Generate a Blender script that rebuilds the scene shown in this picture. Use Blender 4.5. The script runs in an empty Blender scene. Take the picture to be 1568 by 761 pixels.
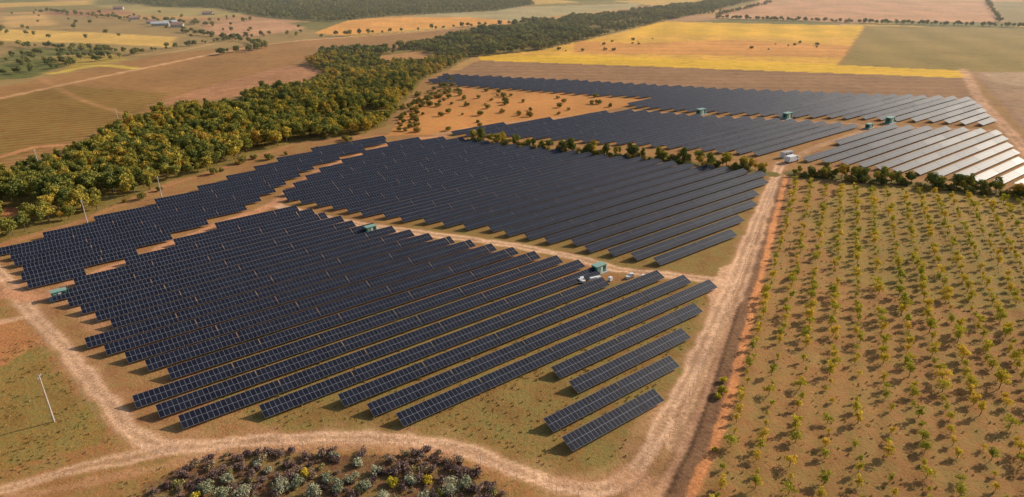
import bpy, math, numpy as np
from mathutils import Vector
rng=np.random.default_rng(7)
scene=bpy.context.scene
H=90.0; PITCH=math.radians(23.8); F=1045.0
SP,CP=math.sin(PITCH),math.cos(PITCH)
def G(x,y):
    """survey point read from the aerial photo -> metres on the flat ground"""
    u=(x-784)/F; v=(y-380)/F
    t=H/(SP+v*CP)
    return np.array([u*t,(CP-v*SP)*t])
def GP(l): return np.array([G(*p) for p in l])
def lin(c):
    c=np.array(c)/255.0
    return np.where(c<=.04045,c/12.92,((c+.055)/1.055)**2.4)
def A(r,g,b):
    c=lin((r,g,b)); l=c@np.array([.3,.6,.1]); return (c*.98+l*.02)*np.array([1.08,1.02,.95])
# ---------------------------------------------------------------- noise
def vnoise(x,y,sc,seed):
    r=np.random.default_rng(seed).random((256,256))
    x=x/sc+1000.3; y=y/sc+1000.7
    xi=np.floor(x).astype(int); yi=np.floor(y).astype(int)
    fx=x-xi; fy=y-yi; fx=fx*fx*(3-2*fx); fy=fy*fy*(3-2*fy)
    a=r[xi%256,yi%256]; b=r[(xi+1)%256,yi%256]; c=r[xi%256,(yi+1)%256]; d=r[(xi+1)%256,(yi+1)%256]
    return (a*(1-fx)+b*fx)*(1-fy)+(c*(1-fx)+d*fx)*fy
def fbm(x,y,sc,seed,o=4):
    s=0;a=1;t=0
    for i in range(o):
        s=s+a*vnoise(x,y,sc/2**i,seed+i); t+=a; a*=.5
    return s/t
def inside(px,py,poly):
    r=np.zeros(px.shape,bool); n=len(poly)
    for i in range(n):
        x1,y1=poly[i]; x2,y2=poly[(i+1)%n]
        if y1==y2: continue
        c=((y1>py)!=(y2>py))&(px<(x2-x1)*(py-y1)/(y2-y1)+x1)
        r^=c
    return r
def smooth(P,n=8):
    P=np.array(P,float)
    if len(P)<3: return P
    Q=np.vstack([2*P[0]-P[1],P,2*P[-1]-P[-2]]); out=[]
    for i in range(1,len(Q)-2):
        p0,p1,p2,p3=Q[i-1:i+3]
        for t in np.linspace(0,1,n,endpoint=False):
            out.append(.5*((2*p1)+(-p0+p2)*t+(2*p0-5*p1+4*p2-p3)*t*t+(-p0+3*p1-3*p2+p3)*t**3))
    out.append(P[-1]); return np.array(out)
def dist(px,py,L):
    d=np.full(px.shape,1e9)
    for i in range(len(L)-1):
        a=L[i]; b=L[i+1]; ab=b-a; l2=ab@ab+1e-9
        t=np.clip(((px-a[0])*ab[0]+(py-a[1])*ab[1])/l2,0,1)
        dd=np.hypot(px-a[0]-t*ab[0],py-a[1]-t*ab[1]); d=np.minimum(d,dd)
    return d
def sstep(a,b,x):
    t=np.clip((x-a)/(b-a),0,1); return t*t*(3-2*t)
# ---------------------------------------------------------------- node helpers
def newmat(name):
    m=bpy.data.materials.new(name); m.use_nodes=True
    nt=m.node_tree; nt.nodes.clear()
    out=nt.nodes.new('ShaderNodeOutputMaterial'); b=nt.nodes.new('ShaderNodeBsdfPrincipled')
    nt.links.new(b.outputs[0],out.inputs[0]); return m,nt,b
def simple(name,col,rough=.8,nscale=3.0,namt=.25,metal=0):
    m,nt,b=newmat(name)
    tc=nt.nodes.new('ShaderNodeTexCoord'); n=nt.nodes.new('ShaderNodeTexNoise'); n.inputs['Scale'].default_value=nscale
    n.inputs['Detail'].default_value=4
    nt.links.new(tc.outputs['Object'],n.inputs['Vector'])
    r=nt.nodes.new('ShaderNodeValToRGB'); r.color_ramp.elements[0].position=.3; r.color_ramp.elements[1].position=.7
    c=np.array(col)
    r.color_ramp.elements[0].color=(*np.clip(c*(1-namt),0,1),1); r.color_ramp.elements[1].color=(*np.clip(c*(1+namt),0,1),1)
    nt.links.new(n.outputs[0],r.inputs[0]); nt.links.new(r.outputs[0],b.inputs['Base Color'])
    b.inputs['Roughness'].default_value=rough; b.inputs['Metallic'].default_value=metal
    return m
def mth(nt,op,a=None,b=None,c=None,clamp=False):
    n=nt.nodes.new('ShaderNodeMath'); n.operation=op; n.use_clamp=clamp
    for i,v in enumerate((a,b,c)):
        if v is None: continue
        if isinstance(v,(int,float)): n.inputs[i].default_value=v
        else: nt.links.new(v,n.inputs[i])
    return n.outputs[0]
def mixc(nt,f,a,b,mode='MIX'):
    n=nt.nodes.new('ShaderNodeMix'); n.data_type='RGBA'; n.blend_type=mode
    for k,v in ((0,f),(6,a),(7,b)):
        if isinstance(v,(int,float)): n.inputs[k].default_value=v
        elif isinstance(v,tuple): n.inputs[k].default_value=v
        else: nt.links.new(v,n.inputs[k])
    return n.outputs[2]
# ---------------------------------------------------------------- ground grid
def grow(start,end,step,g):
    out=[];x=start;s=step;sg=1 if end>start else -1
    while (x-end)*sg<0:
        s*=g; x+=sg*s; out.append(x)
    return out
def axis(lo,hi,step,a,b,g):
    mid=list(np.arange(lo,hi,step))
    return np.array(sorted(grow(lo,a,step,g))+mid+grow(hi,b,step,g))
xs=axis(-170,190,.8,-1500,1500,1.02)
ys=axis(78,290,.8,77,2600,1.012)
xs=np.array(sorted(grow(xs[0],-12000,40,1.3))+list(xs)+grow(xs[-1],12000,40,1.3))
ys=np.array(sorted(grow(ys[0],-1500,2,1.25))+list(ys)+grow(ys[-1],14000,40,1.3))
X,Y=np.meshgrid(xs,ys); nx,ny=len(xs),len(ys)
px=X.ravel(); py=Y.ravel(); N=len(px)
wx=(fbm(px,py,14,11)-.5); wy=(fbm(px,py,14,21)-.5)
col=np.tile(A(168,128,88),(N,1)); veg=np.full(N,.45); fur=np.zeros((N,3))
# mosaic of distant farmland
ca,sa=math.cos(.5),math.sin(.5)
mu=np.floor((px*ca+py*sa)/190+.35*np.floor((py*ca-px*sa)/120)).astype(int); mv=np.floor((py*ca-px*sa)/120).astype(int)
pal=np.array([A(190,150,95),A(172,124,92),A(140,126,72),A(205,168,92),A(120,116,66),A(180,138,104)])
idx=(np.abs(mu*73+mv*151)%6)
far=py>560
col[far]=pal[idx[far]]; veg[far]=.3
def paint(poly,c,v=.3,f=None,warp=1.5,amt=1.0):
    P=GP(poly); x0,y0=P.min(0)-20; x1,y1=P.max(0)+20
    s=np.where((px>x0)&(px<x1)&(py>y0)&(py<y1))[0]
    ins=inside(px[s]+wx[s]*warp*2,py[s]+wy[s]*warp*2,P); s=s[ins]
    col[s]=col[s]*(1-amt)+np.array(c)*amt; veg[s]=v
    if f is None: fur[s]=0
    else:
        d,sp,st=f; k=2*math.pi/sp; a=math.radians(d)
        fur[s]=(-math.sin(a)*k,math.cos(a)*k,st)
def stroke(line,c,w,soft=1.0,v=.05,warp=1.0,amt=1.0,ruts=False):
    L=smooth(GP(line)); x0,y0=L.min(0)-w-10; x1,y1=L.max(0)+w+10
    s=np.where((px>x0)&(px<x1)&(py>y0)&(py<y1))[0]
    d=dist(px[s]+wx[s]*warp,py[s]+wy[s]*warp,L)+ (fbm(px[s],py[s],4,77)-.5)*soft*1.6
    k=(1-sstep(w/2-soft/2,w/2+soft/2,d))*amt
    cc=np.array(c)[None,:]*np.ones((len(s),1))
    if ruts:
        m=1-sstep(.3,.9,d); cc=cc*(1-.25*m[:,None]); kk=1-.3*m; k=k*kk
    col[s]=col[s]*(1-k[:,None])+cc*k[:,None]; veg[s]=veg[s]*(1-k)+v*k
    fur[s,2]*=(1-k)
# --- far left country
paint([(-300,120),(-300,20),(0,20),(280,30),(480,45),(560,60),(480,62),(250,82),(100,112),(0,132)],A(172,142,96),.65)
paint([(-60,52),(0,44),(120,48),(270,56),(262,72),(150,66),(0,62)],A(218,180,98),.2)
paint([(0,24),(70,22),(90,38),(10,42)],A(208,168,106),.2)
paint([(150,8),(330,6),(420,14),(340,26),(220,22)],A(174,156,100),.5)
paint([(300,38),(420,30),(470,42),(380,58),(330,52)],A(192,148,114),.1)
paint([(20,75),(140,70),(190,84),(90,100),(-10,96)],A(116,120,68),.8)
paint([(60,88),(160,80),(200,90),(110,106)],A(186,158,80),.3,(15,14,.5))
paint([(-30,95),(60,88),(100,100),(40,120),(-30,124)],A(104,114,62),.8,(20,12,.4))
paint([(480,50),(540,28),(700,24),(800,28),(780,36),(640,44),(520,54)],A(220,160,84),.1)
paint([(620,26),(700,14),(985,4),(970,12),(860,22),(790,32),(720,26)],A(172,160,118),.2)
paint([(180,2),(420,-10),(800,-12),(820,6),(760,16),(600,24),(500,34),(400,26),(330,12),(240,10)],A(86,96,54),.9)
# vineyard slope
paint([(-300,300),(-300,170),(0,134),(100,112),(250,82),(480,60),(560,54),(800,34),(700,60),(500,90),(470,100),(500,112),(330,150),(190,190),(120,218),(0,262)],A(176,128,86),.4,(24,6.0,.45),1.5)
paint([(-300,280),(-300,175),(0,150),(90,130),(260,142),(200,180),(120,212),(0,245)],A(166,122,72),.6,(24,6.0,.65),1.5)
paint([(222,162),(330,128),(440,100),(505,97),(500,112),(470,128),(330,152)],A(178,132,98),.05,(24,9,.2))
stroke([(80,112),(150,100),(215,105)],A(206,182,80),9,2)
stroke([(0,240),(60,224),(140,218),(190,196)],A(192,140,98),5,2)
stroke([(0,150),(200,108),(420,66),(600,52),(790,34)],A(200,158,116),6,2)
stroke([(210,180),(120,150),(60,118)],A(196,150,104),3.5,1.5,amt=.7)
stroke([(0,96),(110,84),(240,82),(330,66)],A(196,156,112),5,2,amt=.7)
# right top fields
paint([(1085,26),(1170,-2),(1180,-16),(1600,-16),(1640,32),(1522,34),(1115,28)],A(198,150,114),.1,(78,70,.2))
paint([(1512,2),(1640,2),(1660,36),(1540,34)],A(150,132,90),.4)
paint([(690,112),(740,90),(1100,104),(1484,119),(1502,152),(1000,138),(800,130)],A(160,122,94),.25,(-3,14,.25))
paint([(720,86),(870,66),(960,48),(1000,32),(1326,39),(1286,99),(1100,93),(900,88)],A(230,178,72),.2,(72,42,.25))
paint([(880,62),(970,66),(1120,60),(1310,70),(1292,88),(1080,84),(880,80)],A(222,154,86),.25,(-3,25,.22),4,.85)
paint([(1000,34),(1326,39),(1316,58),(1130,54),(960,52)],A(236,186,56),.2,(72,42,.3))
paint([(730,84),(880,84),(1286,98),(1480,108),(1484,119),(1100,105),(736,92)],A(234,188,54),.2,(-2,9,.3))
paint([(1326,39),(1640,44),(1700,120),(1480,108),(1286,99)],A(164,136,74),.6,(78,60,.35))
paint([(1494,112),(1700,116),(1900,330),(1640,290),(1568,200),(1530,150)],A(164,134,108),.2)
paint([(1500,109),(1700,112),(1720,150),(1530,128)],A(172,146,118),.1)
stroke([(736,93),(1100,107),(1484,121)],A(128,100,74),3,1,amt=.8)
stroke([(1326,39),(1306,70),(1286,99)],A(150,118,70),4,1,amt=.8)
stroke([(720,88),(880,82),(1000,84),(1280,96)],A(190,140,84),3,1,amt=.7)
# forest floor
FOREST=[(-260,420),(-260,300),(0,270),(60,252),(200,190),(340,153),(470,134),(505,112),(470,98),(500,80),(600,76),(700,56),(800,36),(950,20),(1130,-2),(1172,-4),(1110,12),(1000,36),(900,60),(830,76),(720,88),(690,104),(650,122),(625,150),(590,192),(540,208),(450,216),(380,240),(250,282),(130,332),(0,374)]
paint(FOREST,A(140,118,64),.8,None,3)
paint([(575,86),(640,78),(675,84),(650,96),(590,98)],A(182,134,90),.3)
paint([(0,318),(40,316),(70,326),(40,338),(0,345)],A(182,122,86),.2)
stroke([(-80,405),(0,378),(130,340),(250,290),(380,248),(450,226),(560,210),(640,208)],A(182,132,92),8,3,v=.3)
# farm area ground
FARM=[(-40,392),(0,380),(130,338),(250,288),(380,246),(450,222),(600,207),(700,195),(640,150),(655,118),(690,112),(1000,133),(1500,150),(1660,300),(1568,290),(1215,262),(1192,262),(1130,430),(1060,600),(985,745),(840,738),(620,672),(260,690),(200,650),(90,520),(40,470)]
paint(FARM,A(172,124,84),.6,None,1)
paint([(590,208),(640,150),(700,134),(860,142),(992,152),(950,164),(860,180),(760,192),(668,205)],A(214,148,88),.5,None,2)
paint([(560,470),(900,430),(1095,430),(1078,500),(1035,590),(985,690),(900,735),(830,728),(700,675),(560,668),(420,655),(300,600),(300,540)],A(160,124,72),.95,None,3)
paint([(560,345),(1175,268),(1150,340),(1100,425),(900,400)],A(156,120,72),.8,None,3)
# lower left grassland
paint([(-300,1000),(-300,400),(-40,430),(20,440),(60,500),(120,580),(170,650),(240,690),(400,688),(640,684),(760,715),(850,765),(900,900),(600,1100)],A(178,126,80),.75,None,1)
paint([(-200,560),(60,530),(130,620),(150,690),(0,720),(-200,740)],A(168,132,72),.95,None,4)
paint([(-100,480),(40,486),(70,520),(0,560),(-100,560)],A(190,130,86),.35,None,3)
paint([(225,738),(300,700),(420,690),(560,690),(680,702),(760,738),(800,790),(600,900),(200,860)],A(134,96,72),.6,None,3)
# orchard + strip
paint([(1068,761),(1205,272),(1568,300),(2000,345),(3200,1400),(900,1400)],A(176,130,84),.65,(65.3,5.7,.28),.3)
paint([(1230,330),(1300,280),(1568,302),(1800,330),(1800,520),(1500,470),(1300,430)],A(178,146,80),.85,(65.3,5.7,.28),4,.7)
stroke([(820,1400),(1032,761),(1100,600),(1200,262)],A(130,98,76),7.0,.8,v=.12,warp=.3)
stroke([(780,1400),(1008,761),(1085,590),(1191,262)],A(180,140,112),1.6,.6,v=.1,warp=.4)
stroke([(800,1400),(1022,761),(1093,590),(1194,264)],A(84,62,48),.9,.4,v=.1,warp=.3,amt=.8)
stroke([(860,1400),(1058,761),(1120,600),(1204,268)],A(210,146,96),2.0,.7,v=.05,warp=.5)
# tracks
TR=A(222,184,152)
PERIM=[(-60,380),(0,418),(22,446),(52,482),(90,520),(130,570),(165,618),(200,660),(262,684),(370,676),(500,669),(620,673),(700,684),(760,706),(840,738),(915,748),(965,725),(1005,665),(1050,580),(1088,500),(1120,430),(1152,350),(1180,285),(1196,250)]
stroke(PERIM,A(192,148,112),6.5,4,v=.2,amt=.6)
stroke(PERIM,TR,3.6,1.0,ruts=True,v=.05)
stroke([(960,728),(985,745),(985,800),(930,1000)],A(202,158,124),7,3,v=.1,amt=.8)
stroke([(1030,680),(1075,570),(1105,500),(1140,425),(1186,280)],TR,3.0,1.2,amt=.8,ruts=True)
stroke([(1000,745),(1052,650),(1090,560),(1124,470),(1170,330)],A(150,116,88),.9,.5,amt=.6)
stroke([(840,738),(870,735),(930,715),(975,660),(1000,620)],A(198,154,118),3,2,amt=.5)
stroke([(-200,790),(0,750),(100,722),(200,700),(262,685)],TR,3.6,1.4,amt=.85,ruts=True)
stroke([(-200,830),(0,768),(120,742),(260,712),(400,690),(560,684),(690,694)],A(200,154,118),2.6,1.4,amt=.6)
stroke([(-60,500),(0,492),(50,482)],TR,3,1.4,amt=.7)
stroke([(-40,440),(30,438),(110,462),(150,500),(200,520)],A(200,154,118),5,3,amt=.6)
stroke([(425,314),(470,326),(520,338),(620,353),(760,371),(880,393),(950,412),(1040,422),(1112,432)],TR,4.2,1.4,ruts=True)
stroke([(10,450),(60,455),(112,432),(165,412),(232,387),(290,361),(385,326),(430,305),(480,266),(545,240),(612,216),(680,208)],A(202,150,114),4.8,2,amt=.95)
stroke([(1196,252),(1250,225),(1325,193),(1205,184),(1075,178),(985,169),(900,176),(760,190),(668,206)],A(186,150,120),4,1.5,amt=.8)
stroke([(1325,193),(1420,195),(1530,200)],A(192,154,126),4,1.5,amt=.8)
stroke([(1475,105),(1500,150),(1545,200),(1600,262),(1660,320)],A(202,162,132),6,2,ruts=True)
stroke([(1490,108),(1530,150),(1568,190),(1640,270)],A(154,124,100),3,1)
stroke([(720,215),(850,230),(1000,243),(1180,266)],A(116,102,54),7,2,v=.9)
stroke([(1215,266),(1290,272),(1420,284),(1568,298),(1700,312)],A(104,94,50),8,2,v=.9)
stroke([(1100,28),(1330,36),(1640,44)],A(90,94,54),10,2,v=.9)
paint([(1098,408),(1130,400),(1118,440),(1090,470),(1084,440)],TR,.05,None,2,.6)
zz=(fbm(px,py,9,51)-.5)*.22+(fbm(px,py,2.2,55,2)-.5)*.08
me=bpy.data.meshes.new('ground'); me.vertices.add(N)
me.vertices.foreach_set('co',np.stack([px,py,zz],1).astype(np.float32).ravel())
ii,jj=np.meshgrid(np.arange(nx-1),np.arange(ny-1)); b0=(jj*nx+ii).ravel()
q=np.stack([b0,b0+1,b0+nx+1,b0+nx],1).astype(np.int32)
me.loops.add(q.size); me.polygons.add(len(q))
me.loops.foreach_set('vertex_index',q.ravel())
me.polygons.foreach_set('loop_start',np.arange(0,q.size,4,dtype=np.int32))
me.polygons.foreach_set('use_smooth',np.ones(len(q),bool))
me.update(calc_edges=True)
a=me.attributes.new('gcol','FLOAT_COLOR','POINT'); a.data.foreach_set('color',np.hstack([col,np.ones((N,1))]).astype(np.float32).ravel())
a=me.attributes.new('veg','FLOAT','POINT'); a.data.foreach_set('value',veg.astype(np.float32))
a=me.attributes.new('furrow','FLOAT_VECTOR','POINT'); a.data.foreach_set('vector',fur.astype(np.float32).ravel())
ground=bpy.data.objects.new('ground',me); scene.collection.objects.link(ground)
m,nt,bs=newmat('soil_and_dry_grass')
def attr(nt,n):
    a=nt.nodes.new('ShaderNodeAttribute'); a.attribute_name=n; return a
geo=nt.nodes.new('ShaderNodeNewGeometry'); pos=geo.outputs['Position']
def noise(nt,vec,sc,det=4,rough=.55):
    n=nt.nodes.new('ShaderNodeTexNoise'); n.inputs['Scale'].default_value=sc; n.inputs['Detail'].default_value=det; n.inputs['Roughness'].default_value=rough
    nt.links.new(vec,n.inputs['Vector']); return n.outputs[0]
def mr(nt,v,a,b,c,d):
    n=nt.nodes.new('ShaderNodeMapRange'); nt.links.new(v,n.inputs[0])
    for i,x in enumerate((a,b,c,d)): n.inputs[i+1].default_value=x
    return n.outputs[0]
gc=attr(nt,'gcol').outputs['Color']; vg=attr(nt,'veg').outputs['Fac']; fu=attr(nt,'furrow').outputs['Vector']
n1=noise(nt,pos,.018,5); n2=noise(nt,pos,.14,6,.7); n3=noise(nt,pos,1.1,6,.75); n4=noise(nt,pos,.45,4,.75)
c1=mixc(nt,1.0,gc,mixc(nt,mr(nt,n1,.3,.7,0,1),(.80,.79,.78,1),(1.16,1.14,1.12,1)),'MULTIPLY')
c1=mixc(nt,1.0,c1,mixc(nt,mr(nt,n2,.32,.68,0,1),(.76,.73,.70,1),(1.24,1.20,1.16,1)),'MULTIPLY')
vm=mth(nt,'MULTIPLY',mr(nt,mth(nt,'ADD',mth(nt,'MULTIPLY',n2,.6),mth(nt,'MULTIPLY',n4,.4)),.45,.57,0,1),vg)
c2=mixc(nt,mth(nt,'MULTIPLY',vm,.85),c1,(.27,.215,.060,1))
vm2=mth(nt,'MULTIPLY',mr(nt,n3,.49,.60,0,1),vg)
c3=mixc(nt,mth(nt,'MULTIPLY',vm2,.75),c2,(.125,.11,.036,1))
c3=mixc(nt,1.0,c3,mixc(nt,mr(nt,n3,.28,.72,0,1),(.56,.54,.52,1),(1.42,1.42,1.42,1)),'MULTIPLY')
dot=nt.nodes.new('ShaderNodeVectorMath'); dot.operation='DOT_PRODUCT'
sx=nt.nodes.new('ShaderNodeSeparateXYZ'); nt.links.new(fu,sx.inputs[0]); cx=nt.nodes.new('ShaderNodeCombineXYZ')
nt.links.new(sx.outputs[0],cx.inputs[0]); nt.links.new(sx.outputs[1],cx.inputs[1])
nt.links.new(cx.outputs[0],dot.inputs[0]); nt.links.new(pos,dot.inputs[1])
sn=mth(nt,'SINE',mth(nt,'ADD',dot.outputs['Value'],mth(nt,'MULTIPLY',n2,1.4)))
sf=mth(nt,'MULTIPLY',mth(nt,'MULTIPLY_ADD',sn,.5,.5),sx.outputs[2])
c4=mixc(nt,sf,c3,mixc(nt,1.0,c3,(.5,.62,.42,1),'MULTIPLY'))
nt.links.new(c4,bs.inputs['Base Color']); bs.inputs['Roughness'].default_value=.95; bs.inputs['Specular IOR Level'].default_value=.1
bp=nt.nodes.new('ShaderNodeBump'); bp.inputs['Strength'].default_value=.9; bp.inputs['Distance'].default_value=.35
nt.links.new(n3,bp.inputs['Height']); nt.links.new(bp.outputs[0],bs.inputs['Normal'])
me.materials.append(m)
# ---------------------------------------------------------------- mesh accumulators
class MB:
    def __init__(s): s.v=[];s.f=[];s.m=[];s.uv=[]
    def quad(s,a,b,c,d,mi=0,uv=None):
        n=len(s.v); s.v+= [tuple(a),tuple(b),tuple(c),tuple(d)]; s.f.append((n,n+1,n+2,n+3)); s.m.append(mi); s.uv.append(uv or [(0,0)]*4)
    def poly(s,pts,mi=0):
        n=len(s.v); s.v+=[tuple(p) for p in pts]; s.f.append(tuple(range(n,n+len(pts)))); s.m.append(mi); s.uv.append([(0,0)]*len(pts))
    def box(s,c,ax,ay,az,mi=0,top=None):
        c=np.array(c,float);ax=np.array(ax,float);ay=np.array(ay,float);az=np.array(az,float)
        p=[c+i*ax+j*ay+k*az for k in(-1,1) for j in(-1,1) for i in(-1,1)]
        for f in((0,2,3,1),(0,1,5,4),(1,3,7,5),(3,2,6,7),(2,0,4,6)): s.quad(*[p[i] for i in f],mi)
        s.quad(p[4],p[5],p[7],p[6],mi if top is None else top)
    def tube(s,p,q,r0,r1,mi=0,n=7):
        p=Vector(p);q=Vector(q); z=(q-p).normalized(); x=z.orthogonal().normalized(); y=z.cross(x)
        R=[[pp+ (x*math.cos(2*math.pi*i/n)+y*math.sin(2*math.pi*i/n))*r for i in range(n)] for pp,r in((p,r0),(q,r1))]
        for i in range(n): s.quad(R[0][i],R[0][(i+1)%n],R[1][(i+1)%n],R[1][i],mi)
        s.poly(R[1],mi)
    def obj(s,name,mats,link=True,smooth=False,loc=None,rotz=0):
        me=bpy.data.meshes.new(name); me.from_pydata(s.v,[],s.f)
        for m in mats: me.materials.append(m)
        me.polygons.foreach_set('material_index',np.array(s.m,dtype=np.int32))
        ul=me.uv_layers.new(name='UVMap'); ul.data.foreach_set('uv',np.array([c for u in s.uv for c in u],dtype=np.float32).ravel())
        me.update(); o=bpy.data.objects.new(name,me)
        if loc is not None: o.location=loc; o.rotation_euler[2]=rotz
        if link: scene.collection.objects.link(o)
        return o
# ---------------------------------------------------------------- solar rows
mp,nt,bs=newmat('photovoltaic_glass')
uvn=nt.nodes.new('ShaderNodeUVMap'); sx=nt.nodes.new('ShaderNodeSeparateXYZ'); nt.links.new(uvn.outputs[0],sx.inputs[0])
def line(v,w): 
    f=mth(nt,'ABSOLUTE',mth(nt,'SUBTRACT',mth(nt,'FRACT',v),.5)); return mth(nt,'GREATER_THAN',f,.5-w)
fr=mth(nt,'MAXIMUM',line(sx.outputs[0],.024),line(sx.outputs[1],.017))
cell=mth(nt,'MAXIMUM',line(mth(nt,'MULTIPLY',sx.outputs[0],6),.04),line(mth(nt,'MULTIPLY',sx.outputs[1],12),.04))
fl=nt.nodes.new('ShaderNodeVectorMath'); fl.operation='FLOOR'; nt.links.new(uvn.outputs[0],fl.inputs[0])
wn=nt.nodes.new('ShaderNodeTexWhiteNoise'); nt.links.new(fl.outputs[0],wn.inputs[0])
base=mixc(nt,wn.outputs[0],(.008,.009,.018,1),(.014,.016,.028,1))
base=mixc(nt,mth(nt,'MULTIPLY',cell,.2),base,(.06,.06,.09,1))
base=mixc(nt,fr,base,(.25,.26,.28,1))
nt.links.new(base,bs.inputs['Base Color'])
bs.inputs['Roughness'].default_value=.46; bs.inputs['Specular IOR Level'].default_value=.15
mback=simple('panel_backsheet',(.45,.45,.46),.6); msteel=simple('galvanised_steel',(.4,.41,.42),.45,metal=.6)
ANG=math.radians(37.5); D=np.array([math.cos(ANG),math.sin(ANG)]); Mn=np.array([-math.sin(ANG),math.cos(ANG)])
PIT=.0738*H; S0=(G(877,691)@Mn)*.992+1.7
TL=20*1.04
def table(mb,s,a0,a1,rz):
    nm=max(1,round((a1-a0)/1.04)); 
    t=math.radians(21+rng.normal(0,.6)); hw=1.78
    cz=1.4+rz
    lo=np.array([*(Mn*(s-hw*math.cos(t))),cz-hw*math.sin(t)]); hi=np.array([*(Mn*(s+hw*math.cos(t))),cz+hw*math.sin(t)])
    A0=np.array([*(D*a0),0]);A1=np.array([*(D*a1),0])
    nrm=np.cross(A1-A0,hi-lo); nrm/=np.linalg.norm(nrm); dn=nrm*-.05
    u0=rng.integers(0,500)
    mb.quad(lo+A0,lo+A1,hi+A1,hi+A0,0,[(u0,0),(u0+nm,0),(u0+nm,2),(u0,2)])
    mb.quad(hi+A0+dn,hi+A1+dn,lo+A1+dn,lo+A0+dn,1)
    mb.quad(lo+A0+dn,lo+A1+dn,lo+A1,lo+A0,2); mb.quad(hi+A0,hi+A1,hi+A1+dn,hi+A0+dn,2)
    mb.quad(lo+A0,hi+A0,hi+A0+dn,lo+A0+dn,2); mb.quad(lo+A1+dn,hi+A1+dn,hi+A1,lo+A1,2)
    # purlins and posts
    for fr_ in(.22,.78):
        c=(lo*(1-fr_)+hi*fr_)+(A0+A1)/2+dn*2
        mb.box(c,np.array([*D,0])*((a1-a0)/2-.1),np.array([*Mn,0])*.04,np.array([0,0,.04]),2)
    n=max(2,int((a1-a0)/4)+1)
    for i in range(n):
        al=a0+.6+(a1-a0-1.2)*i/(n-1)
        for fr_ in(.22,.78):
            p=lo*(1-fr_)+hi*fr_; ztop=p[2]-.1
            c=np.array([*(D*al),0])+np.array([p[0],p[1],0]); c[2]=(ztop-.4)/2
            mb.box(c,np.array([*D,0])*.05,np.array([*Mn,0])*.05,np.array([0,0,(ztop+.4)/2]),2)
def rowobj(s,a0,a1):
    if a1-a0<5: return
    mb=MB(); a=a0; rz=rng.normal(0,.05)
    while a<a1-1.5:
        e=min(a+TL,a1); table(mb,s,a,e,rz); a=e+.18
    mb.obj('solar_panel_row',[mp,mback,msteel])
def clip(P,s):
    sv=P@Mn; av=P@D; r=[]; n=len(P)
    for i in range(n):
        j=(i+1)%n
        if (sv[i]>s)!=(sv[j]>s):
            t=(s-sv[i])/(sv[j]-sv[i]); r.append(av[i]+t*(av[j]-av[i]))
    r.sort(); return list(zip(r[::2],r[1::2]))
LFT={0:(870,690),1:(838,658),2:(877,600),3:(850,578),4:(622,660),5:(577,645),6:(533,632),7:(411,650),8:(283,663),9:(247,645),10:(210,628),11:(262,582),12:(228,570),13:(197,558),14:(165,547),15:(135,535)}
RGT={0:(1009,612),1:(1033,560),2:(1053,518),3:(1075,480),4:(1093,440),5:(1048,430),6:(1004,422),7:(924,434)}
BA=[(78,462),(118,434),(235,392),(295,366),(385,330),(430,320),(490,329),(540,347),(660,366),(780,387),(888,407),(940,432),(1010,420),(1096,440),(1072,480),(1053,515),(1033,560),(1010,612),(880,692),(862,680),(836,655),(870,610),(850,575),(622,660),(577,645),(533,632),(411,650),(283,663),(210,628),(262,582),(135,535),(186,505),(120,482)]
BL=[(2,388),(60,447),(108,430),(160,412),(226,385),(282,358),(372,323),(408,304),(466,265),(540,238),(606,214),(560,214),(450,240),(300,295),(130,346)]
BB=[(440,312),(432,302),(486,267),(550,241),(616,217),(700,214),(850,234),(1000,248),(1176,268),(1160,298),(1152,322),(1120,350),(1122,380),(1033,412),(1000,407),(920,390),(860,375),(700,349),(600,338),(540,328),(480,318)]
C1=[(655,127),(682,116),(850,124),(1100,138),(1488,152),(1530,195),(1400,187),(1330,184),(1205,180),(1080,174),(985,167),(962,163),(1000,152),(900,147),(700,132)]
C2=[(668,206),(760,194),(870,182),(955,171),(1080,180),(1200,186),(1312,195),(1185,241),(1100,236),(1000,226),(850,216),(720,210)]
C3=[(1345,194),(1530,203),(1568,250),(1640,310),(1600,292),(1400,268),(1225,247)]
for bi,B in enumerate((BA,BL,BB,C1,C2,C3)):
    P=GP(B); sv=P@Mn
    for k in range(0,75):
        s=S0+k*PIT
        segs=clip(P,s)
        if bi==0 and k in LFT:
            l=G(*LFT[k])@D; r=G(*RGT[k])@D if k in RGT else (segs[-1][1] if segs else None)
            if r is None: continue
            segs=[(l,r)]
        for a0,a1 in segs: 
            j=0 if bi==0 and k<16 else rng.uniform(-1.5,1.5)
            rowobj(s,a0+j,a1+j)
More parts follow.
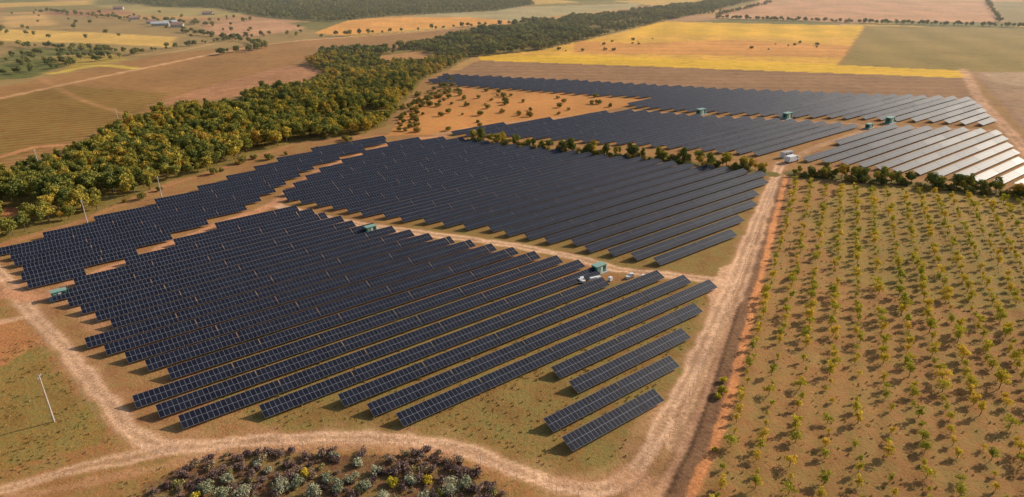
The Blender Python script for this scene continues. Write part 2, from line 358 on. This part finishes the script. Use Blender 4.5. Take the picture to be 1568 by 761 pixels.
# ---------------------------------------------------------------- foliage
def leafmat(name,cols,shade=.5,trans=0.2,gain=1.0,patch=.0):
    m,nt,b=newmat(name)
    oi=nt.nodes.new('ShaderNodeObjectInfo'); r=nt.nodes.new('ShaderNodeValToRGB')
    el=r.color_ramp.elements
    while len(el)<len(cols): el.new(.5)
    for i,(p,c) in enumerate(cols): el[i].position=p; el[i].color=(*(np.array(c)*gain),1)
    rf=oi.outputs['Random']
    if patch>0:   # neighbouring trees of the same species turn colour together
        nn=noise(nt,oi.outputs['Location'],.022,3,.6)
        rf=mth(nt,'ADD',mth(nt,'MULTIPLY',rf,1-patch),mth(nt,'MULTIPLY',mr(nt,nn,.36,.64,0,1),patch),clamp=True)
    nt.links.new(rf,r.inputs[0])
    at=attr(nt,'shade')
    f=mth(nt,'MULTIPLY_ADD',at.outputs['Fac'],shade*2,1-shade)
    hs=nt.nodes.new('ShaderNodeVectorMath'); hs.operation='SCALE'; nt.links.new(r.outputs[0],hs.inputs[0]); nt.links.new(f,hs.inputs['Scale'])
    nt.nodes.remove(b)
    b=nt.nodes.new('ShaderNodeBsdfDiffuse'); nt.links.new(hs.outputs[0],b.inputs['Color'])
    tr=nt.nodes.new('ShaderNodeBsdfTranslucent'); nt.links.new(hs.outputs[0],tr.inputs[0])
    mx=nt.nodes.new('ShaderNodeMixShader'); mx.inputs[0].default_value=trans
    out=[n for n in nt.nodes if n.type=='OUTPUT_MATERIAL'][0]
    nt.links.new(b.outputs[0],mx.inputs[1]); nt.links.new(tr.outputs[0],mx.inputs[2]); nt.links.new(mx.outputs[0],out.inputs[0])
    return m
bark=simple('bark',(.12,.09,.06),.9)
def plant(name,mat,R,Hc,z0,ncl,nleaf,ls,cr=.4,seed=0,trunk=.15,squash=1.0,outw=.6):
    g=np.random.default_rng(seed); mb=MB()
    cen=g.normal(size=(ncl,3)); cen/=np.linalg.norm(cen,axis=1)[:,None]; cen*=(g.random(ncl)**.5)[:,None]
    cc=cen*np.array([R*.68,R*.68,Hc*.36])+np.array([0,0,z0+Hc*.5])
    if trunk>0:
        top=(g.normal()*.1*R,g.normal()*.1*R,z0+Hc*.45)
        mb.tube((0,0,-.3),top,trunk,trunk*.5,1)
        for i in range(min(5,ncl)):
            st=Vector((0,0,-.3)).lerp(Vector(top),.55+.1*i*.8); mb.tube(st,tuple(cc[i]),trunk*.4,trunk*.12,1,5)
    nt_=len(mb.f)
    sh=[]
    for c in cc:
        r=R*cr*g.uniform(.7,1.25); csh=g.uniform(-.25,.25)
        dv=g.normal(size=(nleaf,3)); dv/=np.linalg.norm(dv,axis=1)[:,None]
        p=c+dv*r*g.uniform(.55,1.12,(nleaf,1))*np.array([1,1,.8*squash])
        nr=dv*outw+g.normal(size=(nleaf,3))*.4; nr/=np.linalg.norm(nr,axis=1)[:,None]
        t=np.cross(nr,g.normal(size=(nleaf,3))); t/=np.linalg.norm(t,axis=1)[:,None]; b=np.cross(nr,t)
        s=ls*g.uniform(.5,1.2,(nleaf,1)); s2=s*g.uniform(.5,.9,(nleaf,1))
        p[:,2]=np.maximum(p[:,2],.05)
        for i in range(nleaf):
            mb.quad(p[i]-t[i]*s[i],p[i]-b[i]*s2[i],p[i]+t[i]*s[i],p[i]+b[i]*s2[i],0); sh.append(np.clip(.5+csh+g.uniform(-.25,.25),0,1))
    o=mb.obj(name,[mat,bark],link=False)
    at=o.data.attributes.new('shade','FLOAT','FACE'); at.data.foreach_set('value',np.array([.5]*nt_+sh,dtype=np.float32))
    return o
def coll(name,objs):
    c=bpy.data.collections.new(name)
    for o in objs: c.objects.link(o)
    return c
lf=leafmat('forest_leaves',[(0,(.13,.155,.04)),(.3,(.20,.20,.05)),(.55,(.31,.27,.055)),(.75,(.47,.35,.06)),(1,(.54,.30,.06))],.45,gain=1.1,patch=.35)
lfd=leafmat('distant_leaves',[(0,(.12,.15,.055)),(.5,(.20,.20,.06)),(1,(.36,.29,.07))],.35,patch=.4)
lo_=leafmat('orchard_leaves',[(0,(.38,.36,.045)),(.5,(.56,.46,.05)),(1,(.72,.50,.06))],.4,trans=.25)
lb=leafmat('bush_leaves',[(0,(.17,.17,.05)),(.6,(.27,.23,.06)),(1,(.42,.27,.08))],.4)
lsil=leafmat('silver_willow_leaves',[(0,(.30,.31,.18)),(1,(.44,.42,.27))],.4)
lbr=leafmat('dry_scrub_twigs',[(0,(.18,.115,.10)),(.5,(.27,.18,.15)),(.8,(.33,.23,.15)),(1,(.36,.32,.11))],.4)
lg=leafmat('grass_blades',[(0,(.2,.18,.05)),(.5,(.36,.26,.08)),(1,(.52,.32,.14))],.4)
cf=coll('forest_trees',[plant('broadleaf_tree',lf,3.4,6.5,1.6,13,70,.42,.42,s,.2) for s in (1,2,3)]+[plant('broadleaf_tree',lf,2.6,7.5,1.5,12,70,.4,.44,s,.2) for s in (4,5)]+[plant('broadleaf_tree',lf,4.2,7.8,1.6,17,66,.44,.36,s,.2) for s in (9,10)])
cd=coll('distant_tree_kinds',[plant('broadleaf_tree',lfd,3.6,6.5,1.2,9,34,.7,.45,s,.2) for s in (6,7,8)])
co=coll('orchard_trees',[plant('orchard_tree',lo_,1.65,3.0,.35,9,40,.2,.36,s,.09) for s in (11,12,13,14)]+[plant('orchard_tree',lo_,1.3,3.5,.35,8,40,.2,.38,s,.09) for s in (15,16)])
cb=coll('bushes',[plant('bush',lb,1.7,2.2,.1,8,60,.26,.45,s,.07) for s in (21,22,23)])
csc=coll('scrub',[plant('scrub',lbr,1.1,1.2,.0,6,50,.16,.5,s,.04) for s in (31,32)])
cg=coll('grass_tufts',[plant('grass_tuft',lg,.38,.4,.0,3,10,.12,.5,s,0,outw=.2) for s in (41,42)])
def scatter(name,pts,scl,c,rgen=rng,z=-.05):
    n=len(pts); me=bpy.data.meshes.new(name); me.vertices.add(n)
    me.vertices.foreach_set('co',np.hstack([pts,np.full((n,1),z)]).astype(np.float32).ravel())
    for nm,ty,arr in (('scl','FLOAT',scl),('rot','FLOAT',rgen.uniform(0,6.28,n)),('idx','INT',rgen.integers(0,len(c.objects),n))):
        a=me.attributes.new(nm,ty,'POINT'); a.data.foreach_set('value',np.asarray(arr).astype(np.int32 if ty=='INT' else np.float32))
    o=bpy.data.objects.new(name,me); scene.collection.objects.link(o)
    ng=bpy.data.node_groups.new(name,'GeometryNodeTree')
    ng.interface.new_socket('Geometry',in_out='INPUT',socket_type='NodeSocketGeometry'); ng.interface.new_socket('Geometry',in_out='OUTPUT',socket_type='NodeSocketGeometry')
    gi=ng.nodes.new('NodeGroupInput'); go=ng.nodes.new('NodeGroupOutput'); ip=ng.nodes.new('GeometryNodeInstanceOnPoints'); ci=ng.nodes.new('GeometryNodeCollectionInfo')
    ci.inputs['Collection'].default_value=c; ci.inputs['Separate Children'].default_value=True; ci.inputs['Reset Children'].default_value=True
    def na(nm,t):
        x=ng.nodes.new('GeometryNodeInputNamedAttribute'); x.data_type=t; x.inputs['Name'].default_value=nm
        return [q for q in x.outputs if q.enabled and q.name=='Attribute'][0]
    cxyz=ng.nodes.new('ShaderNodeCombineXYZ'); er=ng.nodes.new('FunctionNodeEulerToRotation')
    L=ng.links.new
    L(gi.outputs[0],ip.inputs['Points']); L(ci.outputs[0],ip.inputs['Instance']); ip.inputs['Pick Instance'].default_value=True
    L(na('idx','INT'),ip.inputs['Instance Index']); L(na('rot','FLOAT'),cxyz.inputs[2]); L(cxyz.outputs[0],er.inputs[0]); L(er.outputs[0],ip.inputs['Rotation'])
    L(na('scl','FLOAT'),ip.inputs['Scale']); L(ip.outputs[0],go.inputs[0])
    md=o.modifiers.new('scatter','NODES'); md.node_group=ng
    return o
def fill(poly,sp,jit=.45,keep=1.0,clear=()):
    P=GP(poly); x0,y0=P.min(0); x1,y1=P.max(0)
    gx,gy=np.meshgrid(np.arange(x0,x1,sp),np.arange(y0,y1,sp)); gx=gx.ravel()+rng.uniform(-jit,jit,gx.size)*sp; gy=gy.ravel()+rng.uniform(-jit,jit,gy.size)*sp
    wxx=(fbm(gx,gy,18,61)-.5)*8; wyy=(fbm(gx,gy,18,63)-.5)*8
    k=inside(gx+wxx,gy+wyy,P)&(rng.random(gx.size)<keep)
    for c in clear: k&=~inside(gx,gy,GP(c))
    return np.stack([gx[k],gy[k]],1)
def along(line,sp,jw,keep=1.0):
    L=smooth(GP(line)); seg=np.hypot(*np.diff(L,axis=0).T); cum=np.r_[0,np.cumsum(seg)]
    t=np.arange(0,cum[-1],sp); t=t+rng.uniform(-.4,.4,len(t))*sp
    p=np.stack([np.interp(t,cum,L[:,0]),np.interp(t,cum,L[:,1])],1)+rng.normal(0,jw,(len(t),2))
    return p[rng.random(len(t))<keep]
P=fill(FOREST,4.3,.5,.97,clear=[[(575,86),(640,78),(675,84),(650,96),(590,98)],[(0,316),(40,312),(75,324),(40,340),(0,347)]])
P=P[(fbm(P[:,0],P[:,1],22,93)>.36)]
sc_=.5+.85*(fbm(P[:,0],P[:,1],30,91)-.2)*rng.uniform(.45,1.5,len(P))
nr_=P[:,1]<620
scatter('forest',P[nr_],sc_[nr_],cf); 
Pf=P[~nr_]; kk=rng.random(len(Pf))<.6; scatter('far_forest',Pf[kk],sc_[~nr_][kk]*1.15,cd)
P=np.vstack([fill([(180,2),(420,-10),(800,-12),(820,6),(760,16),(600,24),(500,34),(400,26),(330,12),(240,10)],8,.5),
   fill([(20,84),(100,74),(160,72),(180,84),(90,100),(0,104)],7,.5,.35),
   fill([(-60,20),(330,20),(480,46),(430,70),(300,74),(-60,60)],16,.5,.10),
   along([(1098,28),(1330,35),(1640,43)],3.5,2),along([(1098,24),(1180,4)],6,2),along([(480,58),(560,52),(700,42),(800,36)],7,2,.8),
   along([(280,48),(400,70),(330,84)],4,3,.85),along([(1510,0),(1530,34)],7,1.5,.7),along([(-100,128),(0,116),(120,98),(260,74),(420,52)],5,3,.85),
   along([(60,16),(160,26),(270,34),(330,40)],4.5,3,.85),along([(-60,70),(60,72),(200,80)],5,3,.8),along([(980,30),(1110,18)],5,2,.9)])
scatter('distant_trees',P,rng.uniform(.45,1.0,len(P)),cd)
P=np.vstack([along([(728,214),(850,230),(930,237)],3.2,1.6,.9),along([(930,237),(1000,242),(1100,254),(1172,264)],2.4,1.8,.97),along([(1215,268),(1290,273),(1420,285),(1568,299),(1700,312)],2.2,1.7,.97)])
scatter('hedgerow_trees',P,rng.uniform(.4,.9,len(P)),cf)
P=np.vstack([fill([(600,205),(640,150),(700,136),(860,144),(985,154),(860,178),(760,190),(668,203)],8,.5,.25),fill([(600,190),(630,150),(690,120),(710,140),(650,175),(620,200)],5,.5,.6),
  along([(720,215),(850,231),(1000,244),(1175,266)],1.6,2.2),along([(1215,268),(1290,274),(1568,300),(1700,313)],1.6,2.2),
  along([(0,350),(130,325)],5,5,.4),fill([(830,76),(900,62),(1010,58),(1000,80),(880,84)],14,.5,.2),fill([(1130,62),(1260,66),(1260,78),(1130,76)],16,.5,.3),fill([(110,330),(380,246),(560,205),(560,212),(380,252),(120,340)],5,.5,.35)])
scatter('meadow_bushes',P,rng.uniform(.5,1.5,len(P)),cb)
# orchard
oa=math.radians(65.3); od=np.array([math.cos(oa),math.sin(oa)]); om=np.array([math.sin(oa),-math.cos(oa)])
e0=G(1068,761)@om+3.2; OP=GP([(1068,761),(1206,280),(1568,306),(2000,350),(3200,1400),(900,1400)])
pts=[]
for r in range(0,66):
    ph=rng.uniform(0,3.9); ts=np.arange(20,420,3.9)+ph
    p=(om*(e0+r*5.7))[None,:]+ts[:,None]*od[None,:]; pts.append(p)
pts=np.vstack(pts); pts+=rng.normal(0,.35,pts.shape)
k=inside(pts[:,0],pts[:,1],OP)&(rng.random(len(pts))<.9)&(pts[:,1]>70); pts=pts[k]
osc=(.86+.6*(fbm(pts[:,0],pts[:,1],40,101)-.45))*rng.uniform(.5,1.3,len(pts))
scatter('orchard_rows',pts,osc,co)
# scrub and grass
P=fill([(230,745),(300,704),(420,693),(560,692),(680,704),(750,738),(780,780),(600,860),(240,830)],1.5,.5,.8)
P=P[fbm(P[:,0],P[:,1],9,131)>.41]
scatter('dry_scrub',P,rng.uniform(.35,1.25,len(P)),csc)
P=np.vstack([fill([(-60,500),(60,520),(160,650),(190,690),(0,740),(-60,780)],1.1,.5,.6),fill([(300,600),(560,470),(900,440),(1085,450),(1020,600),(960,700),(870,728),(720,680),(420,655)],1.3,.5,.6),
 fill([(180,720),(700,690),(800,750),(780,850),(100,850)],1.3,.5,.5),fill([(1085,761),(1205,300),(1568,330),(1800,761),(1800,900),(1085,900)],1.8,.5,.5)])
trk=[smooth(GP(PERIM)),smooth(GP([(-200,790),(0,750),(100,722),(200,700),(262,685)]))]
dd=np.minimum(dist(P[:,0],P[:,1],trk[0]),dist(P[:,0],P[:,1],trk[1])); P=P[(dd>3)&(fbm(P[:,0],P[:,1],7,111)>.42)]
scatter('grass',P,rng.uniform(.3,1.1,len(P)),cg,z=0)
# individual bushes
def addbush(x,y,mat,R,Hh,seed,name='bush'):
    g=G(x,y); o=plant(name,mat,R,Hh,.0,9,90,.17,.42,seed,.06); o.location=(g[0],g[1],-.03); scene.collection.objects.link(o)
sd=200
for x,y,R in [(318,752,1.9),(350,738,1.6),(372,758,2.0),(342,760,1.8),(430,752,2.1),(455,742,1.6),(480,756,1.8),(500,738,1.3),(515,748,1.7),(538,735,1.5),(560,748,1.7),(575,725,1.3),(628,740,1.5),(690,752,2.4),(712,745,1.9),(395,712,1.1),(410,722,1.0),(590,768,2.),(650,765,1.5),(512,700,1.2),(548,712,1.3)]:
    addbush(x,y,lsil,R,R*1.15,sd); sd+=1
for x,y,R in [(600,742,1.3),(655,738,1.1),(672,757,1.),(300,765,1.2),(470,728,1.2),(1104,602,1.5),(1108,585,1.2),(1098,610,1.0),(1095,690,.6)]:
    addbush(x,y,lo_,R,R*1.3,sd); sd+=1
# ---------------------------------------------------------------- structures
green=simple('green_painted_steel',(.05,.24,.15),.45,2,.15); groof=simple('pale_green_roof',(.22,.36,.28),.5,2,.1); white=simple('white_paint',(.7,.7,.68),.5,2,.06); conc=simple('concrete',(.38,.36,.33),.85,2); dark=simple('dark_louvre',(.03,.03,.035),.6)
def station(x,y,s=1.0,rz=ANG):
    mb=MB(); X_=np.array([1,0,0.]);Y_=np.array([0,1.,0]);Z_=np.array([0,0,1.])
    mb.box((0,0,.1),X_*3.0,Y_*1.8,Z_*.2,2)
    mb.box((-.1,0,1.4),X_*2.0,Y_*1.1,Z_*1.1,0)
    mb.box((-.1,0,2.58),X_*2.15,Y_*1.25,Z_*.08,4)
    for sy in(-1,1):
        mb.box((-1.3,sy*1.12,1.3),X_*.45,Y_*.03,Z_*.9,4)
        mb.box((0,sy*1.12,1.3),X_*.45,Y_*.03,Z_*.9,1)
        mb.box((1.1,sy*1.12,1.7),X_*.4,Y_*.03,Z_*.4,3)
    mb.box((2.3,0,.9),X_*.35,Y_*.7,Z_*.6,1)
    for i in range(4): mb.box((2.68,-.5+i*.34,.9),X_*.04,Y_*.05,Z_*.5,3)
    mb.box((-2.13,0,1.6),X_*.03,Y_*.5,Z_*.5,3)
    g=G(x,y); o=mb.obj('transformer_station',[green,white,conc,dark,groof],loc=(g[0],g[1],0),rotz=rz); o.scale=(s,s,s)
for x,y,s in [(93,455,.9),(568,355,.9),(917,416,1.0),(1073,175,1.3),(1205,181,1.3),(1362,188,1.3),(1330,196,1)]: station(x,y,s)
def pallets(x,y,n):
    mb=MB()
    for i in range(n):
        cx_,cy_=rng.uniform(-2.5,2.5),rng.uniform(-1.2,1.2); h=rng.uniform(.3,.6); a_=rng.uniform(0,1)
        ax=np.array([math.cos(a_),math.sin(a_),0]); ay=np.array([-ax[1],ax[0],0])
        mb.box((cx_,cy_,.1),ax*.6,ay*.5,np.array([0,0,.06]),1); mb.box((cx_,cy_,.17+h),ax*.55,ay*.45,np.array([0,0,h]),0)
    g=G(x,y); mb.obj('wrapped_pallets',[white,bark],loc=(g[0],g[1],.02))
pallets(882,430,5); pallets(905,432,4); pallets(972,424,5); pallets(922,428,3)
# van
mb=MB(); e=np.eye(3)
prof=[(-2.6,.45),(2.6,.45),(2.65,1.1),(1.9,1.35),(1.35,2.25),(-2.5,2.35),(-2.65,1.2)]
L_=[(x,-1,z) for x,z in prof]; R_=[(x,1,z) for x,z in prof]
mb.poly(L_,0); mb.poly(R_[::-1],0)
for i in range(len(prof)): 
    j=(i+1)%len(prof); mb.quad(R_[i],R_[j],L_[j],L_[i],1 if i==3 else 0)
for sy in(-1.01,1.01):
    mb.quad((1.25,sy,1.4),(1.75,sy,1.4),(1.3,sy,2.0),(.6,sy,2.0),1)
    for xx in(-1.7,1.7): mb.tube((xx,sy*.85,.38),(xx,sy*1.04,.38),.38,.38,1,14)
g=G(1212,247); mb.obj('parked_van',[white,dark],loc=(g[0],g[1],0),rotz=ANG).scale=(1.5,1.4,1.3)
mb=MB(); mb.box((0,0,1.35),e[0]*3,e[1]*1.2,e[2]*1.3,0); mb.box((0,0,2.7),e[0]*3.1,e[1]*1.3,e[2]*.06,1)
for i in(-1.6,1.4): mb.box((i,-1.22,1.6),e[0]*.5,e[1]*.03,e[2]*.45,2)
mb.box((0,-1.22,1.15),e[0]*.42,e[1]*.03,e[2]*1.0,1)
g=G(1204,240); mb.obj('site_cabin',[white,conc,dark],loc=(g[0],g[1],0),rotz=.5)
# barns
roof=simple('tiled_roof',(.30,.16,.11),.8); roofw=simple('sheet_roof',(.5,.5,.49),.5)
for i,(x,y,l,w) in enumerate([(246,39,10,4),(262,37,7,4),(232,36,6,4),(272,41,7,4),(318,22,7,4),(206,30,6,3.5),(182,14,7,4)]):
    mb=MB(); mb.box((0,0,1.6),e[0]*l,e[1]*w,e[2]*1.7,0)
    for sy in(-1,1): mb.quad((-l-.4,sy*(w+.5),3.2),(l+.4,sy*(w+.5),3.2),(l+.4,0,5.4),(-l-.4,0,5.4),1)
    for sx_ in(-1,1): mb.poly([(sx_*l,-w,3.3),(sx_*l,w,3.3),(sx_*l,0,5.3)],0)
    for k in range(int(l/2)): mb.box((-l+2+k*4,-w-.02,1.8),e[0]*.6,e[1]*.03,e[2]*.6,2)
    g=G(x,y); mb.obj('farm_building',[conc,roofw if i<2 else roof,dark],loc=(g[0],g[1],0),rotz=.2+.5*rng.random())
# poles
wood=simple('weathered_concrete_pole',(.5,.42,.36),.8)
def pole(x,y,h,arm=True):
    mb=MB(); mb.tube((0,0,-.5),(0,0,h),.2,.11,0,9)
    if arm:
        mb.box((0,0,h-.5),e[0]*.9,e[1]*.06,e[2]*.06,1)
        for i in(-.8,0,.8): mb.tube((i,0,h-.45),(i,0,h-.15),.05,.04,2,6)
    g=G(x,y); mb.obj('utility_pole',[wood,msteel,white],loc=(g[0],g[1],0),rotz=ANG+1.2)
pole(83,645,11.5)
for x,y,h in [(248,303,9),(134,342,9),(184,196,11),(487,92,12),(62,262,10),(690,78,11)]: pole(x,y,h)
# fence
mb=MB(); FL=smooth(GP([(-60,402),(0,446),(40,492),(76,530),(112,582),(146,630),(184,672),(262,698),(370,690),(500,683),(620,686),(700,698),(760,720),(838,752),(915,764),(985,738),(1024,672),(1066,582),(1098,512),(1128,440),(1160,350),(1186,285)]))
seg=np.hypot(*np.diff(FL,axis=0).T); cum=np.r_[0,np.cumsum(seg)]; t=np.arange(0,cum[-1],4.0)
fx=np.interp(t,cum,FL[:,0]); fy=np.interp(t,cum,FL[:,1])
for i in range(len(t)):
    mb.box((fx[i],fy[i],.8),e[0]*.025,e[1]*.025,e[2]*.9,0)
    if i:
        for z in(.5,1.1,1.6): mb.tube((fx[i-1],fy[i-1],z),(fx[i],fy[i],z),.005,.005,0,3)
mb.obj('wire_fence',[msteel])
# ---------------------------------------------------------------- haze over the distant fields
mh=bpy.data.materials.new('haze'); mh.use_nodes=True; nt=mh.node_tree; nt.nodes.clear()
vs=nt.nodes.new('ShaderNodeVolumeScatter'); vs.inputs['Color'].default_value=(1,.93,.84,1); vs.inputs['Density'].default_value=.0002; vs.inputs['Anisotropy'].default_value=.2
oo=nt.nodes.new('ShaderNodeOutputMaterial'); nt.links.new(vs.outputs[0],oo.inputs['Volume'])
mb=MB(); mb.box((0,3700,60),e[0]*4000,e[1]*3300,e[2]*70); mb.obj('haze',[mh])
# ---------------------------------------------------------------- light, world, camera
SA=math.radians(29); SE=math.radians(26)
sv=Vector((math.cos(SE)*math.cos(SA),math.cos(SE)*math.sin(SA),math.sin(SE)))
sl=bpy.data.lights.new('sun','SUN'); sl.energy=5; sl.angle=math.radians(.5); sl.color=(1,.89,.74)
so=bpy.data.objects.new('sun',sl); so.rotation_euler=sv.to_track_quat('Z','Y').to_euler(); so.location=(0,0,200); scene.collection.objects.link(so)
w=bpy.data.worlds.new('World'); scene.world=w; w.use_nodes=True; nt=w.node_tree; nt.nodes.clear()
sk=nt.nodes.new('ShaderNodeTexSky'); sk.sky_type='NISHITA'; sk.sun_disc=False; sk.sun_elevation=SE; sk.sun_rotation=math.pi/2-SA; sk.dust_density=2.0
bg=nt.nodes.new('ShaderNodeBackground'); bg.inputs[1].default_value=.12; o=nt.nodes.new('ShaderNodeOutputWorld')
nt.links.new(sk.outputs[0],bg.inputs[0]); nt.links.new(bg.outputs[0],o.inputs[0])
cam=bpy.data.cameras.new('camera'); cam.sensor_width=36; cam.lens=36*F/1568; cam.clip_end=30000; cam.clip_start=1
cobj=bpy.data.objects.new('camera',cam); cobj.location=(0,0,H); cobj.rotation_euler=(math.pi/2-PITCH,0,0); scene.collection.objects.link(cobj); scene.camera=cobj
scene.view_settings.view_transform='Standard'; scene.view_settings.look='None'; scene.view_settings.exposure=0
print('rows',sum(o.name.startswith('solar') for o in scene.objects))
